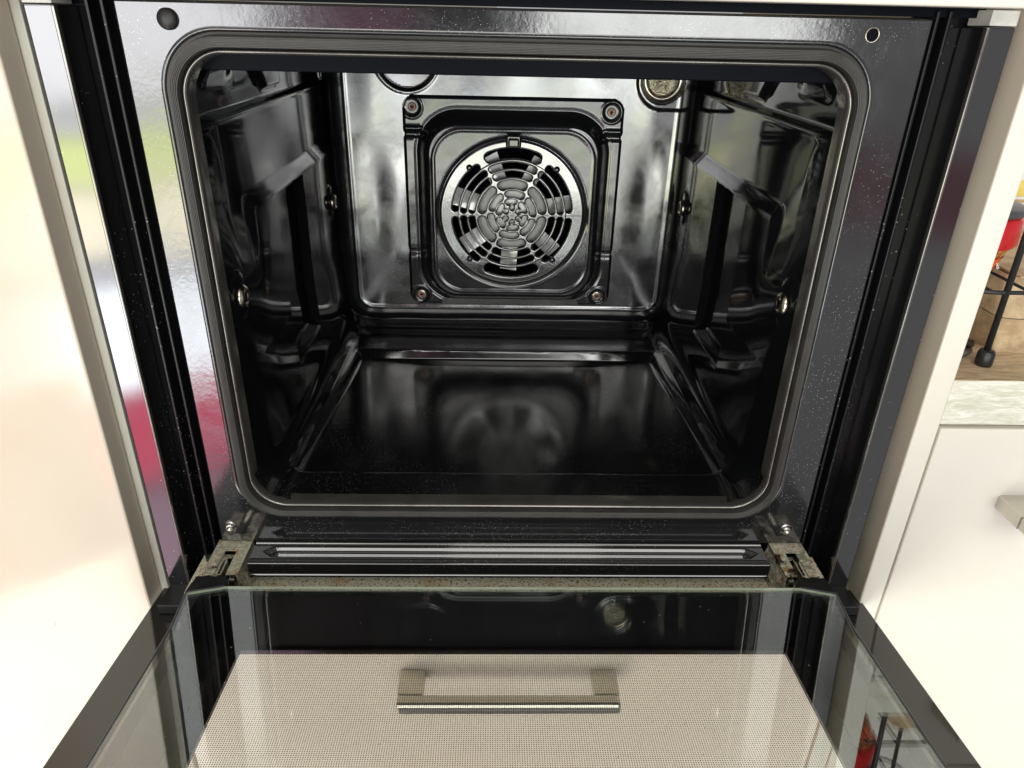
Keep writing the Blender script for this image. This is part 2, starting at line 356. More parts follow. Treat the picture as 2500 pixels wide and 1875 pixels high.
def rrect(cx, cz, hx, hz, r, n=14):
    P = []
    for (sx, sz, a0) in ((1, 1, 0), (-1, 1, 90), (-1, -1, 180), (1, -1, 270)):
        for i in range(n + 1):
            a = math.radians(a0 + 90 * i / n)
            P.append((cx + sx * (hx - r) + r * math.cos(a), cz + sz * (hz - r) + r * math.sin(a)))
    return P
def lathe_y(bm, cx, cy, cz, prof, n=32, cap=True):
    """prof = list of (radius, y offset); axis along y"""
    rings = []
    for (r, dy) in prof:
        rings.append([bm.verts.new((cx + r * math.cos(2 * math.pi * i / n), cy + dy, cz + r * math.sin(2 * math.pi * i / n))) for i in range(n)])
    for a, b2 in zip(rings, rings[1:]):
        for i in range(n): bm.faces.new((a[i], a[(i + 1) % n], b2[(i + 1) % n], b2[i]))
    if cap:
        bm.faces.new(rings[-1]); bm.faces.new(rings[0][::-1])
def lathe_x(bm, cx, cy, cz, prof, n=24):
    rings = [[bm.verts.new((cx + dx, cy + r * math.cos(2 * math.pi * i / n), cz + r * math.sin(2 * math.pi * i / n))) for i in range(n)] for (r, dx) in prof]
    for a, b2 in zip(rings, rings[1:]):
        for i in range(n): bm.faces.new((a[i], a[(i + 1) % n], b2[(i + 1) % n], b2[i]))
    bm.faces.new(rings[-1]); bm.faces.new(rings[0][::-1])
def lathe_z(bm, cx, cy, cz, prof, n=40, cap=True):
    rings = [[bm.verts.new((cx + r * math.cos(2 * math.pi * i / n), cy + r * math.sin(2 * math.pi * i / n), cz + dz)) for i in range(n)] for (r, dz) in prof]
    for a, b2 in zip(rings, rings[1:]):
        for i in range(n): bm.faces.new((a[i], a[(i + 1) % n], b2[(i + 1) % n], b2[i]))
    if cap: bm.faces.new(rings[-1]); bm.faces.new(rings[0][::-1])
def tube(bm, pts, r, n=10, closed=False):
    pts = [Vector(p) for p in pts]; rings = []; N = len(pts)
    for i, p in enumerate(pts):
        if closed: d = pts[(i + 1) % N] - pts[i - 1]
        else: d = pts[min(i + 1, N - 1)] - pts[max(i - 1, 0)]
        d.normalize(); a = d.orthogonal() if abs(d.z) > .9 else d.cross(Vector((0, 0, 1))); a.normalize(); b2 = d.cross(a)
        if abs(d.z) > .9: a = Vector((1, 0, 0)) - d * d.x; a.normalize(); b2 = d.cross(a)
        rings.append([bm.verts.new(p + (a * math.cos(2 * math.pi * k / n) + b2 * math.sin(2 * math.pi * k / n)) * r) for k in range(n)])
    pr = list(zip(rings, rings[1:])) + ([(rings[-1], rings[0])] if closed else [])
    for a, b2 in pr:
        for k in range(n): bm.faces.new((a[k], a[(k + 1) % n], b2[(k + 1) % n], b2[k]))
    if not closed: bm.faces.new(rings[-1]); bm.faces.new(rings[0][::-1])

# ================================================================== the cabinets round the oven
lp = thing('tall_cabinet', (-0.6, -0.011, -0.75), 'tall cabinet with a glossy cream door left of the open oven', 'cabinet')
bm = bmesh.new(); add_box(bm, -0.90, -0.2995, -0.0235, -0.0015, -0.75, 1.10, 0.0016, 3)
door_l = from_bm('door_panel', bm, [M['cream'], M['creamedge']], lp, smooth=False)
for p in door_l.data.polygons:
    if p.normal.x > 0.5: p.material_index = 1
box('side_panel', -0.3175, -0.2945, 0.0, 0.55, -0.75, 0.60, M['carcass'], lp, 0.0006)

rp = box('end_panel', 0.2992, 0.3172, -0.0225, 0.55, -0.75, 1.10, [M['creamlight'], M['creamedge']], None, 0.0014)
for p in rp.data.polygons:
    if p.normal.x < -0.5: p.material_index = 1
tag(rp, 'upright cream end panel between the oven and the wood worktop', 'end panel')

tag(box('upper_panel', -0.2985, 0.2985, -0.0235, -0.004, 0.3775, 0.75, M['creamlight'], None, 0.0012), 'cream cabinet front above the oven opening', 'cabinet front')
for x0, x1 in ((-0.2935, -0.2745), (0.2795, 0.2985)):
    pass

# drawer below the oven, seen through the door glass
def bar_handle(parent, x0, x1, yf, ztop, name='handle'):
    h = box(name, x0, x1, yf - 0.0385, yf - 0.0268, ztop - 0.0125, ztop, M['handle'], parent, 0.0028, smooth=False)
    for a, b2 in ((x0, x0 + 0.0225), (x1 - 0.0225, x1)):
        box('post', a + 0.0002, b2 - 0.0002, yf - 0.0275, yf + 0.001, ztop - 0.0123, ztop - 0.0002, M['handle'], h, 0.0008)
    return h
dr = thing('drawer', (0, -0.011, -0.36), 'cream drawer with a steel bar handle, seen through the oven door glass', 'drawer')
box('drawer_front', -0.2965, 0.2965, -0.0225, -0.002, -0.55, -0.092, M['creamdrawer'], dr, 0.0015)
dh = bar_handle(dr, -0.0955, 0.0965, -0.0225, -0.151)

# base cabinet right of the end panel
bc = thing('base_cabinet', (0.6, -0.011, -0.3), 'cream base cabinet under the wood worktop with a bar handle', 'cabinet')
box('door_panel', 0.3190, 0.92, -0.0225, -0.002, -0.75, 0.1000, M['creamlight'], bc, 0.0014)
bar_handle(bc, 0.383, 0.575, -0.0225, 0.0405)
wt = box('worktop', 0.3175, 1.0, -0.0215, 0.45, 0.1030, 0.1400, [M['woodedge'], M['woodtop']], None, 0.0012)
for p in wt.data.polygons:
    if p.normal.z > 0.5: p.material_index = 1
tag(wt, 'wood effect worktop with a pale front edge right of the oven', 'worktop')
wl = box('wall', 0.3175, 1.2, 0.45, 0.47, 0.10, 1.2, M['wallpaint'], None); wl['kind'] = 'structure'
wl['label'] = 'pale wall behind the worktop'

# ================================================================== the oven
ov = thing('oven', (XC, 0.2, -0.09), 'black enamelled built-in oven with its glass door folded open', 'oven')
# --- front flange: sheet from the outer rectangle to the rounded opening, with a small raised collar
FX0, FX1, FZ0, FZ1 = -0.2405, 0.2472, -0.0275, 0.3715
GX, GZ, GHX, GHZ, GR = 0.0000, 0.178, 0.2186, 0.178, 0.036
inner = rrect(GX, GZ, GHX, GHZ, GR, 16)
def outer_pt(x, z):
    dx, dz = x - GX, z - GZ
    # nearest point on the outer rectangle along the loop's own normal side
    tx = (FX1 - GX) / dx if dx > 0 else (FX0 - GX) / dx if dx < 0 else 1e9
    tz = (FZ1 - GZ) / dz if dz > 0 else (FZ0 - GZ) / dz if dz < 0 else 1e9
    t_ = min(tx, tz); return (GX + dx * t_, GZ + dz * t_)
bm = bmesh.new()
def dens(P, n=5):
    Q = []
    for a, b2 in zip(P, P[1:] + P[:1]):
        L_ = math.hypot(b2[0] - a[0], b2[1] - a[1]); k = max(1, int(L_ / 0.012))
        for i in range(k): Q.append((a[0] + (b2[0] - a[0]) * i / k, a[1] + (b2[1] - a[1]) * i / k))
    return Q
inner = dens(inner); N = len(inner)
outer = [outer_pt(*p) for p in inner]
# move the points nearest each corner onto the corner
for cxy in ((FX0, FZ0), (FX0, FZ1), (FX1, FZ0), (FX1, FZ1)):
    i = min(range(N), key=lambda k: math.hypot(outer[k][0] - cxy[0], outer[k][1] - cxy[1])); outer[i] = cxy
rows = []
NC = 4
for k, (s_, y) in enumerate(((0.0, 0.010), (0.0, -0.0006), (0.0012, -0.0010), (0.0028, 0.0), (0.006, 0.0), (0.0, 0.0), (0.0, 0.0009), (0.0, 0.017))):
    row = []
    for i, (a, b2) in enumerate(zip(inner, outer)):
        if k < 5:
            p0, p1 = inner[i - 1], inner[(i + 1) % N]; tx, tz = p1[0] - p0[0], p1[1] - p0[1]; L_ = math.hypot(tx, tz)
            row.append(bm.verts.new((a[0] + tz / L_ * s_, y, a[1] - tx / L_ * s_)))
        else:
            ins = 0.0012 if k == 5 else 0.0
            row.append(bm.verts.new((max(FX0 + ins, min(FX1 - ins, b2[0])), y, max(FZ0 + ins, min(FZ1 - ins, b2[1])))))
    rows.append(row)
flat = []
for k, (a, b2) in enumerate(zip(rows, rows[1:])):
    for i in range(N):
        f = bm.faces.new((a[i], a[(i + 1) % N], b2[(i + 1) % N], b2[i])); f.smooth = k < 3 or k == 5
        if k in (3, 4): flat.append(f)
fl = from_bm('front_flange', bm, M['flange'], ov, smooth=False)
# --- gasket: fluted rubber profile swept round the opening
def sweep(name, prof, m, parent, radius=GR, smooth=True):
    """prof: (inset from the outer edge, y)"""
    bm = bmesh.new(); rws = []
    for s, y in prof:
        P = rrect(GX, GZ, GHX - s, GHZ - s, max(radius - s * 0.8, 0.006), 20)
        rws.append([bm.verts.new((x, y, z)) for x, z in P])
    n = len(rws[0])
    for a, b2 in zip(rws, rws[1:]):
        for i in range(n): bm.faces.new((a[i], a[(i + 1) % n], b2[(i + 1) % n], b2[i]))
    return from_bm(name, bm, m, parent, smooth)
g = [(0.0, 0.004), (0.0006, -0.0005), (0.0016, 0.0022), (0.0024, -0.0025)]
for i in range(7):
    s = 0.0028 + i * 0.00085; y = -0.0052 - 0.0012 * math.sin(math.pi * (i + .5) / 7)
    g += [(s, y), (s + 0.0004, y - 0.0007), (s + 0.00075, y - 0.00035)]
g += [(0.0090, -0.0035), (0.0096, 0.001), (0.0099, 0.004)]
sweep('door_gasket', g, M['rubber'], ov)
sweep('opening_rim', [(0.0094, 0.005), (0.0100, -0.0008), (0.0108, -0.0020), (0.0116, -0.0018), (0.0124, -0.0004), (0.0128, 0.004), (0.0130, 0.012)], M['lip'], ov)

# --- cavity: pressed side walls as height fields
def wall_in(y, z):
    h = 0.0045 * ss(z, 0.3035, 0.2985)
    led = 0.0050 * max(0.0, min(1.0, (0.243 - z) / 0.013))
    fr = ss(y, 0.068, 0.082); k = ss(z, 0.240, 0.175); fr = fr * (1 - k) + ss(y, -0.02, 0.09) * k
    h += led * fr * ss(y, 0.392, 0.378)
    # recess with a deep rear step
    ry = ss(y, 0.1420, 0.1433) * (1.0 if y < 0.2343 else 0.0)
    rz = ss(z, 0.0700, 0.0830) * ss(z, 0.2290, 0.2250)
    h -= 0.0095 * ry * rz
    if z < 0.120: h += (0.120 - z) * 0.055
    # rear and front guide-rail bosses round the rivets
    for ry0 in (0.030, 0.342):
        d = sdr(y, z, ry0, 0.178, 0.010, 0.019, 0.009); h += 0.0022 * ss(d, 0.002, -0.002) - 0.0012 * ss(d, 0.0025, 0.0) * ss(d, -0.003, -0.001)
    # raised bead above the ridge
    d = (z - 0.3008); h += 0.0016 * math.exp(-(d / 0.0022) ** 2)
    # wedge-shaped dents high on the wall
    if z > 0.306:
        w = (z - 0.312) / 0.03; a = 0.165 - 0.03 * w
        h += 0.006 * ss(y, a - 0.004, a) * ss(y, 0.212, 0.206) * ss(z, 0.309, 0.313)
        h += 0.004 * ss(y, 0.028, 0.045) * ss(y, 0.105, 0.075) * ss(z, 0.318, 0.333)
    h += 0.00035 * noise.noise(Vector((y * 14, z * 14, 3.1)))
    return h * ss(y, -0.012, 0.045)
X0W = 0.2110
for sgn, cx in ((-1, 0.0), (1, 0.0)):
    ys = sorted(lin(0.006, 0.393, 200) + [0.1420, 0.1424, 0.1430, 0.1434, 0.23395, 0.2341, 0.23425, 0.23435, 0.2345, 0.23465]); zs = lin(0.018, 0.352, 190)
    o = grid('cavity_wall', ys, zs, lambda y, z, s=sgn: (s * (X0W - wall_in(y, z) - (0.030 * (1 - math.sqrt(max(0, 1 - ((0.042 - z) / 0.030) ** 2))) if z < 0.042 else 0.0) * ss(y, 0.004, 0.03)), y, z), M['wall'], ov)
# --- floor
def floor_z(x, y):
    ax = abs(x - 0.0)
    hw = 0.190 - 0.015 * ss(y, 0.03, 0.30)
    pan = ss(ax, hw + 0.004, hw - 0.004) * ss(y, 0.0440, 0.0560)
    bow = 0.2975 - 0.006 * (1 - min(1, (x / 0.17) ** 2)) * 0.0
    wd = 0.0012 + 0.009 * min(1.0, abs(x) / 0.16) ** 4
    rear = max(0.0, min(1.0, (bow + wd - y) / wd))
    z = 0.0125 - 0.0085 * pan * rear
    # raised rolled bar along the rear of the pan
    w = max(0.0, 1 - (x / 0.165) ** 2) ** 0.5
    z += (0.0026 * w * math.exp(-((y - bow - 0.0045) / 0.0040) ** 2)) if y >= bow + wd else 0.0026 * w * math.exp(-((wd - 0.0045) / 0.0040) ** 2) * (1 - rear)
    # edge fillet up towards the walls
    e = ax - 0.176
    if e > 0: z += 0.030 * (1 - math.sqrt(max(0.0, 1 - (min(e, 0.0295) / 0.030) ** 2)))
    # rear fillet up to the back wall
    z += 0.0105 * ss(y, 0.372, 0.392)
    # long press ribs beside the pan
    z += 0.0018 * math.exp(-((ax - 0.186) / 0.003) ** 2)
    z += 0.0004 * noise.noise(Vector((x * 12, y * 12, 0)))
    return z
xs = lin(-0.2055, 0.2055, 230); ys = sorted(lin(0.004, 0.393, 240) + [0.2973, 0.2975, 0.2978, 0.2981, 0.2984, 0.2987, 0.2990, 0.2993, 0.3000, 0.3008])
grid('cavity_floor', xs, ys, lambda x, y: (x, y, floor_z(x, y)), M['floor'], ov)
grid('cavity_ceiling', lin(-0.2115, 0.2115, 40), lin(0.004, 0.393, 40), lambda x, y: (x, y, 0.3515 + 0.001 * math.sin(x * 60)), M['wall'], ov)
box('cavity_fascia', -0.2075, 0.2075, 0.0135, 0.0205, 0.3335, 0.3550, M['fascia'], ov, 0.0008)
# --- back wall
FCX, FCZ = 0.0040, 0.1655
def back_y(x, z):
    zz = min(z, 0.20)
    d = sdr(x, zz, 0.0030, 0.140 + 0.099, 0.1885, 0.200, 0.020)
    y = 0.3700
    if d > 0: y += 0.022 * (1 - math.sqrt(max(0.0, 1 - (min(d, 0.0215) / 0.022) ** 2)))
    y -= 0.0012 * math.exp(-((d + 0.0035) / 0.0016) ** 2)
    # left round boss behind the element, right lamp pocket
    r = math.hypot(x + 0.1128, z - 0.328); y += 0.003 * ss(r, 0.0345, 0.0315) - 0.0012 * math.exp(-((r - 0.0350) / 0.0014) ** 2)
    d2 = sdr(x, z, 0.1790, 0.330, 0.0400, 0.0500, 0.030)
    y += -0.0035 * ss(d2, 0.0015, -0.0015) if x < 0.200 else 0
    r2 = math.hypot(x - 0.1675, z - 0.3110); y += 0.010 * ss(r2, 0.0245, 0.0215)
    # gentle pressed undulation
    y += 0.0009 * noise.noise(Vector((x * 18, z * 11, 5.0))) + 0.0012 * math.exp(-((abs(x - 0.003) - 0.158) / 0.016) ** 2) * math.cos((z - 0.17) * 20)
    return y
grid('cavity_back', lin(-0.2100, 0.2110, 260), lin(0.0150, 0.3520, 210), lambda x, z: (x, back_y(x, z), z), M['back'], ov, mask=lambda x, z: math.hypot(x - FCX, z - FCZ) > 0.078)
# fan chamber
bm = bmesh.new(); lathe_y(bm, FCX, 0.3705, FCZ, [(0.079, -0.0005), (0.080, 0.040), (0.001, 0.041)], 60, cap=False)
from_bm('fan_chamber', bm, M['fascia'], ov, smooth=True)

# --- pressed fan cover plate
CX0, CX1, CZ0, CZ1 = -0.1195, 0.1275, 0.0485, 0.2905
ccx, ccz = (CX0 + CX1) / 2, (CZ0 + CZ1) / 2
scr = [(-0.1085, 0.2780), (0.1130, 0.2765), (-0.1055, 0.0600), (0.1125, 0.0605)]
def cov_y(x, z):
    y = 0.3655
    d = sdr(x, z, ccx, ccz, 0.1235, 0.121, 0.014); y += 0.004 * ss(d, -0.003, -0.0002)
    d2 = sdr(x, z, 0.0045, 0.1650, 0.1085, 0.1110, 0.046)
    y += 0.0014 * math.exp(-((d2 - 0.001) / 0.0022) ** 2)
    y -= 0.0190 * ss(d2, 0.000, -0.0150)
    d3 = sdr(x, z, 0.0045, 0.1650, 0.0905, 0.0935, 0.034); y -= 0.0010 * math.exp(-((d3 + 0.001) / 0.0018) ** 2)
    for sx, sz in scr:
        r = math.hypot(x - sx, z - sz); y += 0.0030 * ss(r, 0.0105, 0.0075) ; y -= 0.0012 * math.exp(-((r - 0.0112) / 0.0012) ** 2)
    # notched ribs on the side flanges
    if abs(abs(x - ccx) - 0.113) < 0.012:
        y -= 0.0022 * math.exp(-((z - 0.2560) / 0.0022) ** 2); y += 0.0020 * math.exp(-((z - 0.249) / 0.003) ** 2)
        y += 0.0016 * math.exp(-((z - 0.115) / 0.004) ** 2)
    # dish groove
    r = math.hypot(x - FCX, z - FCZ); y += 0.0022 * math.exp(-((r - 0.0835) / 0.0028) ** 2)
    y += 0.0002 * noise.noise(Vector((x * 60, z * 60, 1)))
    return y
def cov_mask(x, z):
    if math.hypot(x - FCX, z - FCZ) < 0.0815: return False
    if sdr(x, z, ccx, ccz, 0.1235, 0.121, 0.014) > 0: return False
    if -0.0800 < x < 0.0900 and z < 0.0560: return False
    return True
fc = grid('fan_cover', lin(CX0, CX1, 250), lin(CZ0, CZ1, 244), lambda x, z: (x, cov_y(x, z), z), M['cover'], ov, mask=cov_mask)
# grille disc on a polar grid
RO = 0.0695
def slot(r, a, r0, r1, c, half):
    """signed distance to a rounded arc slot (negative inside)"""
    rm = (r0 + r1) / 2; hw = (r1 - r0) / 2; da = (a - c + 180) % 360 - 180
    arc = math.radians(half) * rm - hw
    qx = max(abs(math.radians(da) * rm) - arc, 0.0)
    return math.hypot(qx, r - rm) - hw
def sd_open(r, a):
    q = r / RO; d = 1.0; a6 = a % 60.0
    if q > 0.78:
        for c in (29, 151, 209, 331): d = min(d, slot(r, a, 0.885 * RO, RO, c, 26))
        for c in (90, 270): d = min(d, slot(r, a, 0.905 * RO, 1.07 * RO, c, 27))
    if 0.56 < q < 0.92:
        d = min(d, slot(r, a6, 0.750 * RO, 0.853 * RO, 30, 28.3), slot(r, a6, 0.612 * RO, 0.718 * RO, 30, 28.0))
    if q < 0.62:
        d = min(d, slot(r, a6, 0.432 * RO, 0.572 * RO, 30, 27.3), slot(r, (a + 7) % 60.0, 0.292 * RO, 0.402 * RO, 30, 26.4), slot(r, (a - 5) % 60.0, 0.174 * RO, 0.266 * RO, 30, 25.0))
        aa = math.radians(30); rr = 0.118 * RO; ar = math.radians(a6)
        d = min(d, math.hypot(r * math.cos(ar) - rr * math.cos(aa), r * math.sin(ar) - rr * math.sin(aa)) - 0.0029)
    return d
def grille_solid(r, a): return sd_open(r, a) > 0
def disc_pt(r, a):
    q = r / RO; y = 0.3462
    y += 0.0012 * ss(r, 0.0800, 0.0840)
    if q < 1.12:
        d = max(0.0, sd_open(r, a))
        y += 0.0013 * (1 - ss(d, 0.0, 0.0013))
    if q < 0.885: y -= 0.0010
    ar = math.radians(a)
    return (FCX + r * math.cos(ar), y, FCZ + r * math.sin(ar))
gd = grid('fan_grille', lin(0.0004, 0.0840, 230), lin(0, 360, 720), disc_pt, M['grille'], fc, mask=grille_solid)
sm = gd.modifiers.new('thick', 'SOLIDIFY'); sm.thickness = 0.0009; sm.offset = 1.0
# the four small stubs and the clip
for a in (46.5, 133, 227, 313):
    bm = bmesh.new(); ar = math.radians(a); lathe_y(bm, FCX + 0.0715 * math.cos(ar), 0.3462, FCZ + 0.0715 * math.sin(ar), [(0.0036, 0.001), (0.0036, -0.0015), (0.0028, -0.003), (0.001, -0.0037)], 16)
    from_bm('stub', bm, M['cover'], fc, smooth=True)
bm = bmesh.new(); add_box(bm, FCX - 0.0085, FCX + 0.0085, 0.3405, 0.3475, FCZ + 0.0745, FCZ + 0.0885, 0.0022); add_box(bm, FCX - 0.0060, FCX + 0.0060, 0.3365, 0.3410, FCZ + 0.0760, FCZ + 0.0850, 0.0018)
from_bm('clip', bm, M['cover'], fc, smooth=False)
# screws of the cover
def cross_screw(name, x, y, z, r, m, parent):
    bm = bmesh.new(); lathe_y(bm, x, y, z, [(r, 0.0), (r, -0.0006), (r * 0.85, -0.0012), (r * 0.5, -0.0014), (r * 0.42, -0.0006)], 24)
    o = from_bm(name, bm, m, parent, smooth=True)
    bm = bmesh.new(); add_box(bm, x - r * .38, x + r * .38, y - 0.0010, y - 0.0004, z - r * .09, z + r * .09); add_box(bm, x - r * .09, x + r * .09, y - 0.00102, y - 0.00042, z - r * .38, z + r * .38)
    from_bm('cross_slot', bm, M['fascia'], o); return o
for i, (sx, sz) in enumerate(scr):
    cross_screw('screw', sx, 0.3665 + 0.0005, sz, 0.0046, M['rustscrew'], fc)
    if i > 1:
        bm = bmesh.new(); lathe_y(bm, sx, 0.3675, sz, [(0.0062, 0.0), (0.0060, -0.0008), (0.0046, -0.0010)], 24); from_bm('washer', bm, M['rivet'], fc, smooth=True)
# --- fan wheel behind the grille
fan = thing_f = None
bm = bmesh.new()
fy = 0.3560
for k in range(7):
    a = math.radians(12 + 360 / 7 * k); ca, sa = math.cos(a), math.sin(a)
    def P(rr, ss_, yy): return bm.verts.new((FCX + rr * ca - ss_ * sa, yy, FCZ + rr * sa + ss_ * ca))
    q = [P(0.022, -0.009, fy + .003), P(0.069, -0.012, fy + .006), P(0.069, 0.0075, fy - .001), P(0.022, 0.009, fy - .001)]
    q2 = [bm.verts.new(v.co + Vector((0, 0.001, 0))) for v in q]
    bm.faces.new(q); bm.faces.new(q2[::-1])
    for i in range(4): bm.faces.new((q[i], q2[i], q2[(i + 1) % 4], q[(i + 1) % 4]))
fw = from_bm('fan_wheel', bm, M['blade'], ov)
bm = bmesh.new(); lathe_y(bm, FCX, fy, FCZ, [(0.041, 0.0005), (0.041, -0.0012), (0.014, -0.0030), (0.008, -0.0045), (0.004, -0.0060)], 40)
from_bm('hub', bm, M['hub'], fw, smooth=True)
# --- oven lamp
bm = bmesh.new(); lathe_y(bm, 0.1675, 0.372, 0.3110, [(0.0215, 0.010), (0.0215, -0.003), (0.0200, -0.0045), (0.0180, -0.0030)], 40, cap=False)
lamp = from_bm('lamp_ring', bm, M['rivet'], ov, smooth=True)
bm = bmesh.new(); lathe_y(bm, 0.1675, 0.3700, 0.3110, [(0.0183, 0.0), (0.015, -0.003), (0.009, -0.005), (0.002, -0.0056)], 40)
from_bm('lamp_glass', bm, M['lampglass'], lamp, smooth=True)
# --- rivets (rail sockets) on the side walls
for sgn in (-1, 1):
    for ry0 in (0.030, 0.342):
        bm = bmesh.new(); xw = X0W - wall_in(ry0, 0.178)
        lathe_x(bm, 0, 0, 0, [(0.0090, 0.0), (0.0088, -0.0016), (0.0072, -0.0038), (0.0052, -0.0042), (0.0038, -0.0026), (0.0036, 0.001)], 24)
        if sgn < 0: bmesh.ops.scale(bm, vec=(-1, 1, 1), verts=bm.verts)
        bmesh.ops.translate(bm, vec=(sgn * xw, ry0, 0.178), verts=bm.verts)
        rv = from_bm('rail_socket', bm, M['rivet'], ov, smooth=True)
        bm = bmesh.new(); lathe_x(bm, sgn * (xw - 0.0034), ry0, 0.178, [(0.0034, -0.0004), (0.0026, 0.0004)], 16); from_bm('socket_hole', bm, M['fascia'], rv)
bm = bmesh.new()
for q in ((-0.268, -0.266, 0.021, 0.50, -0.05, 0.372), (0.270, 0.272, 0.021, 0.50, -0.05, 0.372), (-0.2655, 0.2695, 0.021, 0.50, -0.05, -0.048), (-0.2655, 0.2695, 0.021, 0.50, 0.370, 0.372), (-0.268, 0.272, 0.5005, 0.502, -0.05, 0.372)): add_box(bm, *q)
from_bm('light_block_casing', bm, M['fascia'], ov)  # unseen shell added round the cavity to block light
# --- flange plug, hole and screws
bm = bmesh.new(); lathe_y(bm, -0.2100, 0.0, 0.3617, [(0.0060, 0.001), (0.0060, -0.0016), (0.0053, -0.0026), (0.002, -0.0034)], 32)
from_bm('rubber_plug', bm, M['plastic'], ov, smooth=True)
bm = bmesh.new(); lathe_y(bm, 0.2117, 0.0, 0.3620, [(0.0044, 0.0002), (0.0043, -0.0004), (0.0038, -0.0004), (0.0036, 0.0)], 28, cap=False)
hr = from_bm('hole_rim', bm, M['rivet'], ov, smooth=True)
bm = bmesh.new(); lathe_y(bm, 0.2117, -0.0002, 0.3620, [(0.0036, 0.0), (0.0036, -0.00015)], 24); from_bm('hole', bm, M['fascia'], hr)
for x in (-0.2308, 0.2314):
    bm = bmesh.new(); lathe_y(bm, x, 0.0, -0.0112, [(0.0052, 0.0), (0.0050, -0.0010), (0.0040, -0.0012), (0.0038, -0.0020), (0.0030, -0.0036), (0.0016, -0.0040), (0.0014, -0.0026)], 28)
    s_ = from_bm('flange_screw', bm, M['steel'], ov, smooth=True)
# --- side channel with ribs, outer trims
for sgn, fe, ribs, t0, t1 in ((-1, -0.2405, (-0.2478, -0.2566), -0.2695, -0.2868), (1, 0.2472, (0.2500, 0.2575), 0.2745, 0.2915)):
    a, b2 = sorted((fe - sgn * 0.004, t1 + sgn * 0.006))
    ch = box('side_channel', a, b2, 0.0170, 0.0200, -0.095, 0.3765, M['channel'], ov)
    for rx in ribs:
        box('rib', rx - 0.0011, rx + 0.0011, 0.0010, 0.0175, -0.09, 0.3760, M['channel'], ch, 0.0007)
    a, b2 = sorted((t0, t1))
    bm = bmesh.new(); add_box(bm, a, b2, -0.0110, 0.0165, -0.0790, 0.3680, 0.0012, 3)
    tr_ = from_bm('side_trim', bm, M['trim'], ov, smooth=False)
    e = t0
    box('trim_bead', e - 0.0010, e + 0.0010, -0.0122, -0.008, -0.0780, 0.3675, M['lip'], tr_, 0.0007)
    a, b2 = sorted((t0 + sgn * 0.0005, t1))
    box('trim_end', a, b2, -0.0108, 0.012, 0.3684, 0.3768, M['metalpaint'], ov, 0.0005)
    a, b2 = sorted((fe + sgn * 0.004, t1))
    box('corner_floor', a, b2, -0.0120, 0.0165, -0.0860, -0.0800, M['plastic'], ov, 0.001)
box('top_gap', -0.2745, 0.2795, 0.004, 0.012, 0.3725, 0.3790, M['fascia'], ov)
# --- ledge below the opening
LX0, LX1 = -0.2110, 0.2120
def ledge_z(x, y):
    # y runs 0 .. -0.0262 on the top face
    d = -y; z = -0.0278
    z += 0.0022 * math.exp(-((d - 0.0022) / 0.0014) ** 2)
    # elongated pointed recess ring
    tip = min(x - (LX0 + 0.011), (LX1 - 0.008) - x)
    hw = min(0.0052, max(-0.01, tip * 0.75)); q = abs(d - 0.0125) - hw
    z -= 0.0030 * ss(q, 0.0016, -0.0012)
    q2 = abs(d - 0.0125) - min(0.0022, max(-0.01, (tip - 0.006) * 0.75)); z += 0.0026 * ss(q2, 0.0010, -0.0012)
    z += 0.0016 * math.exp(-((d - 0.0235) / 0.0018) ** 2)
    return z
prof_y = lin(0.0, -0.0250, 50)
def ledge_pt(x, v):
    if v <= 1.0:
        y = -0.0250 * v; return (x, y, ledge_z(x, y))
    if v <= 2.0:
        a = (v - 1.0) * math.pi / 2; z1 = ledge_z(x, -0.0250); return (x, -0.0250 - 0.0022 * math.sin(a), z1 - 0.0022 * (1 - math.cos(a)))
    z1 = ledge_z(x, -0.0250) - 0.0022; k = v - 2.0
    return (x, -0.0272 + 0.0012 * math.exp(-((k - 0.8) / 0.06) ** 2), z1 - 0.0120 * k)
grid('lower_ledge', lin(LX0, LX1, 220), lin(0, 1, 52) + lin(1, 2, 6)[1:] + lin(2, 3, 24)[1:], ledge_pt, M['ledge'], ov)
box('ledge_end', LX0 - 0.0012, LX0 + 0.0002, -0.0255, 0.001, -0.046, -0.0290, M['ledge'], ov); box('ledge_end', LX1 - 0.0002, LX1 + 0.0012, -0.0255, 0.001, -0.046, -0.0290, M['ledge'], ov)
box('base_plate', -0.262, 0.266, -0.0360, 0.010, -0.0540, -0.0500, M['base'], ov)
box('chassis_front', -0.262, 0.266, 0.0125, 0.0155, -0.0530, -0.0270, M['fascia'], ov)
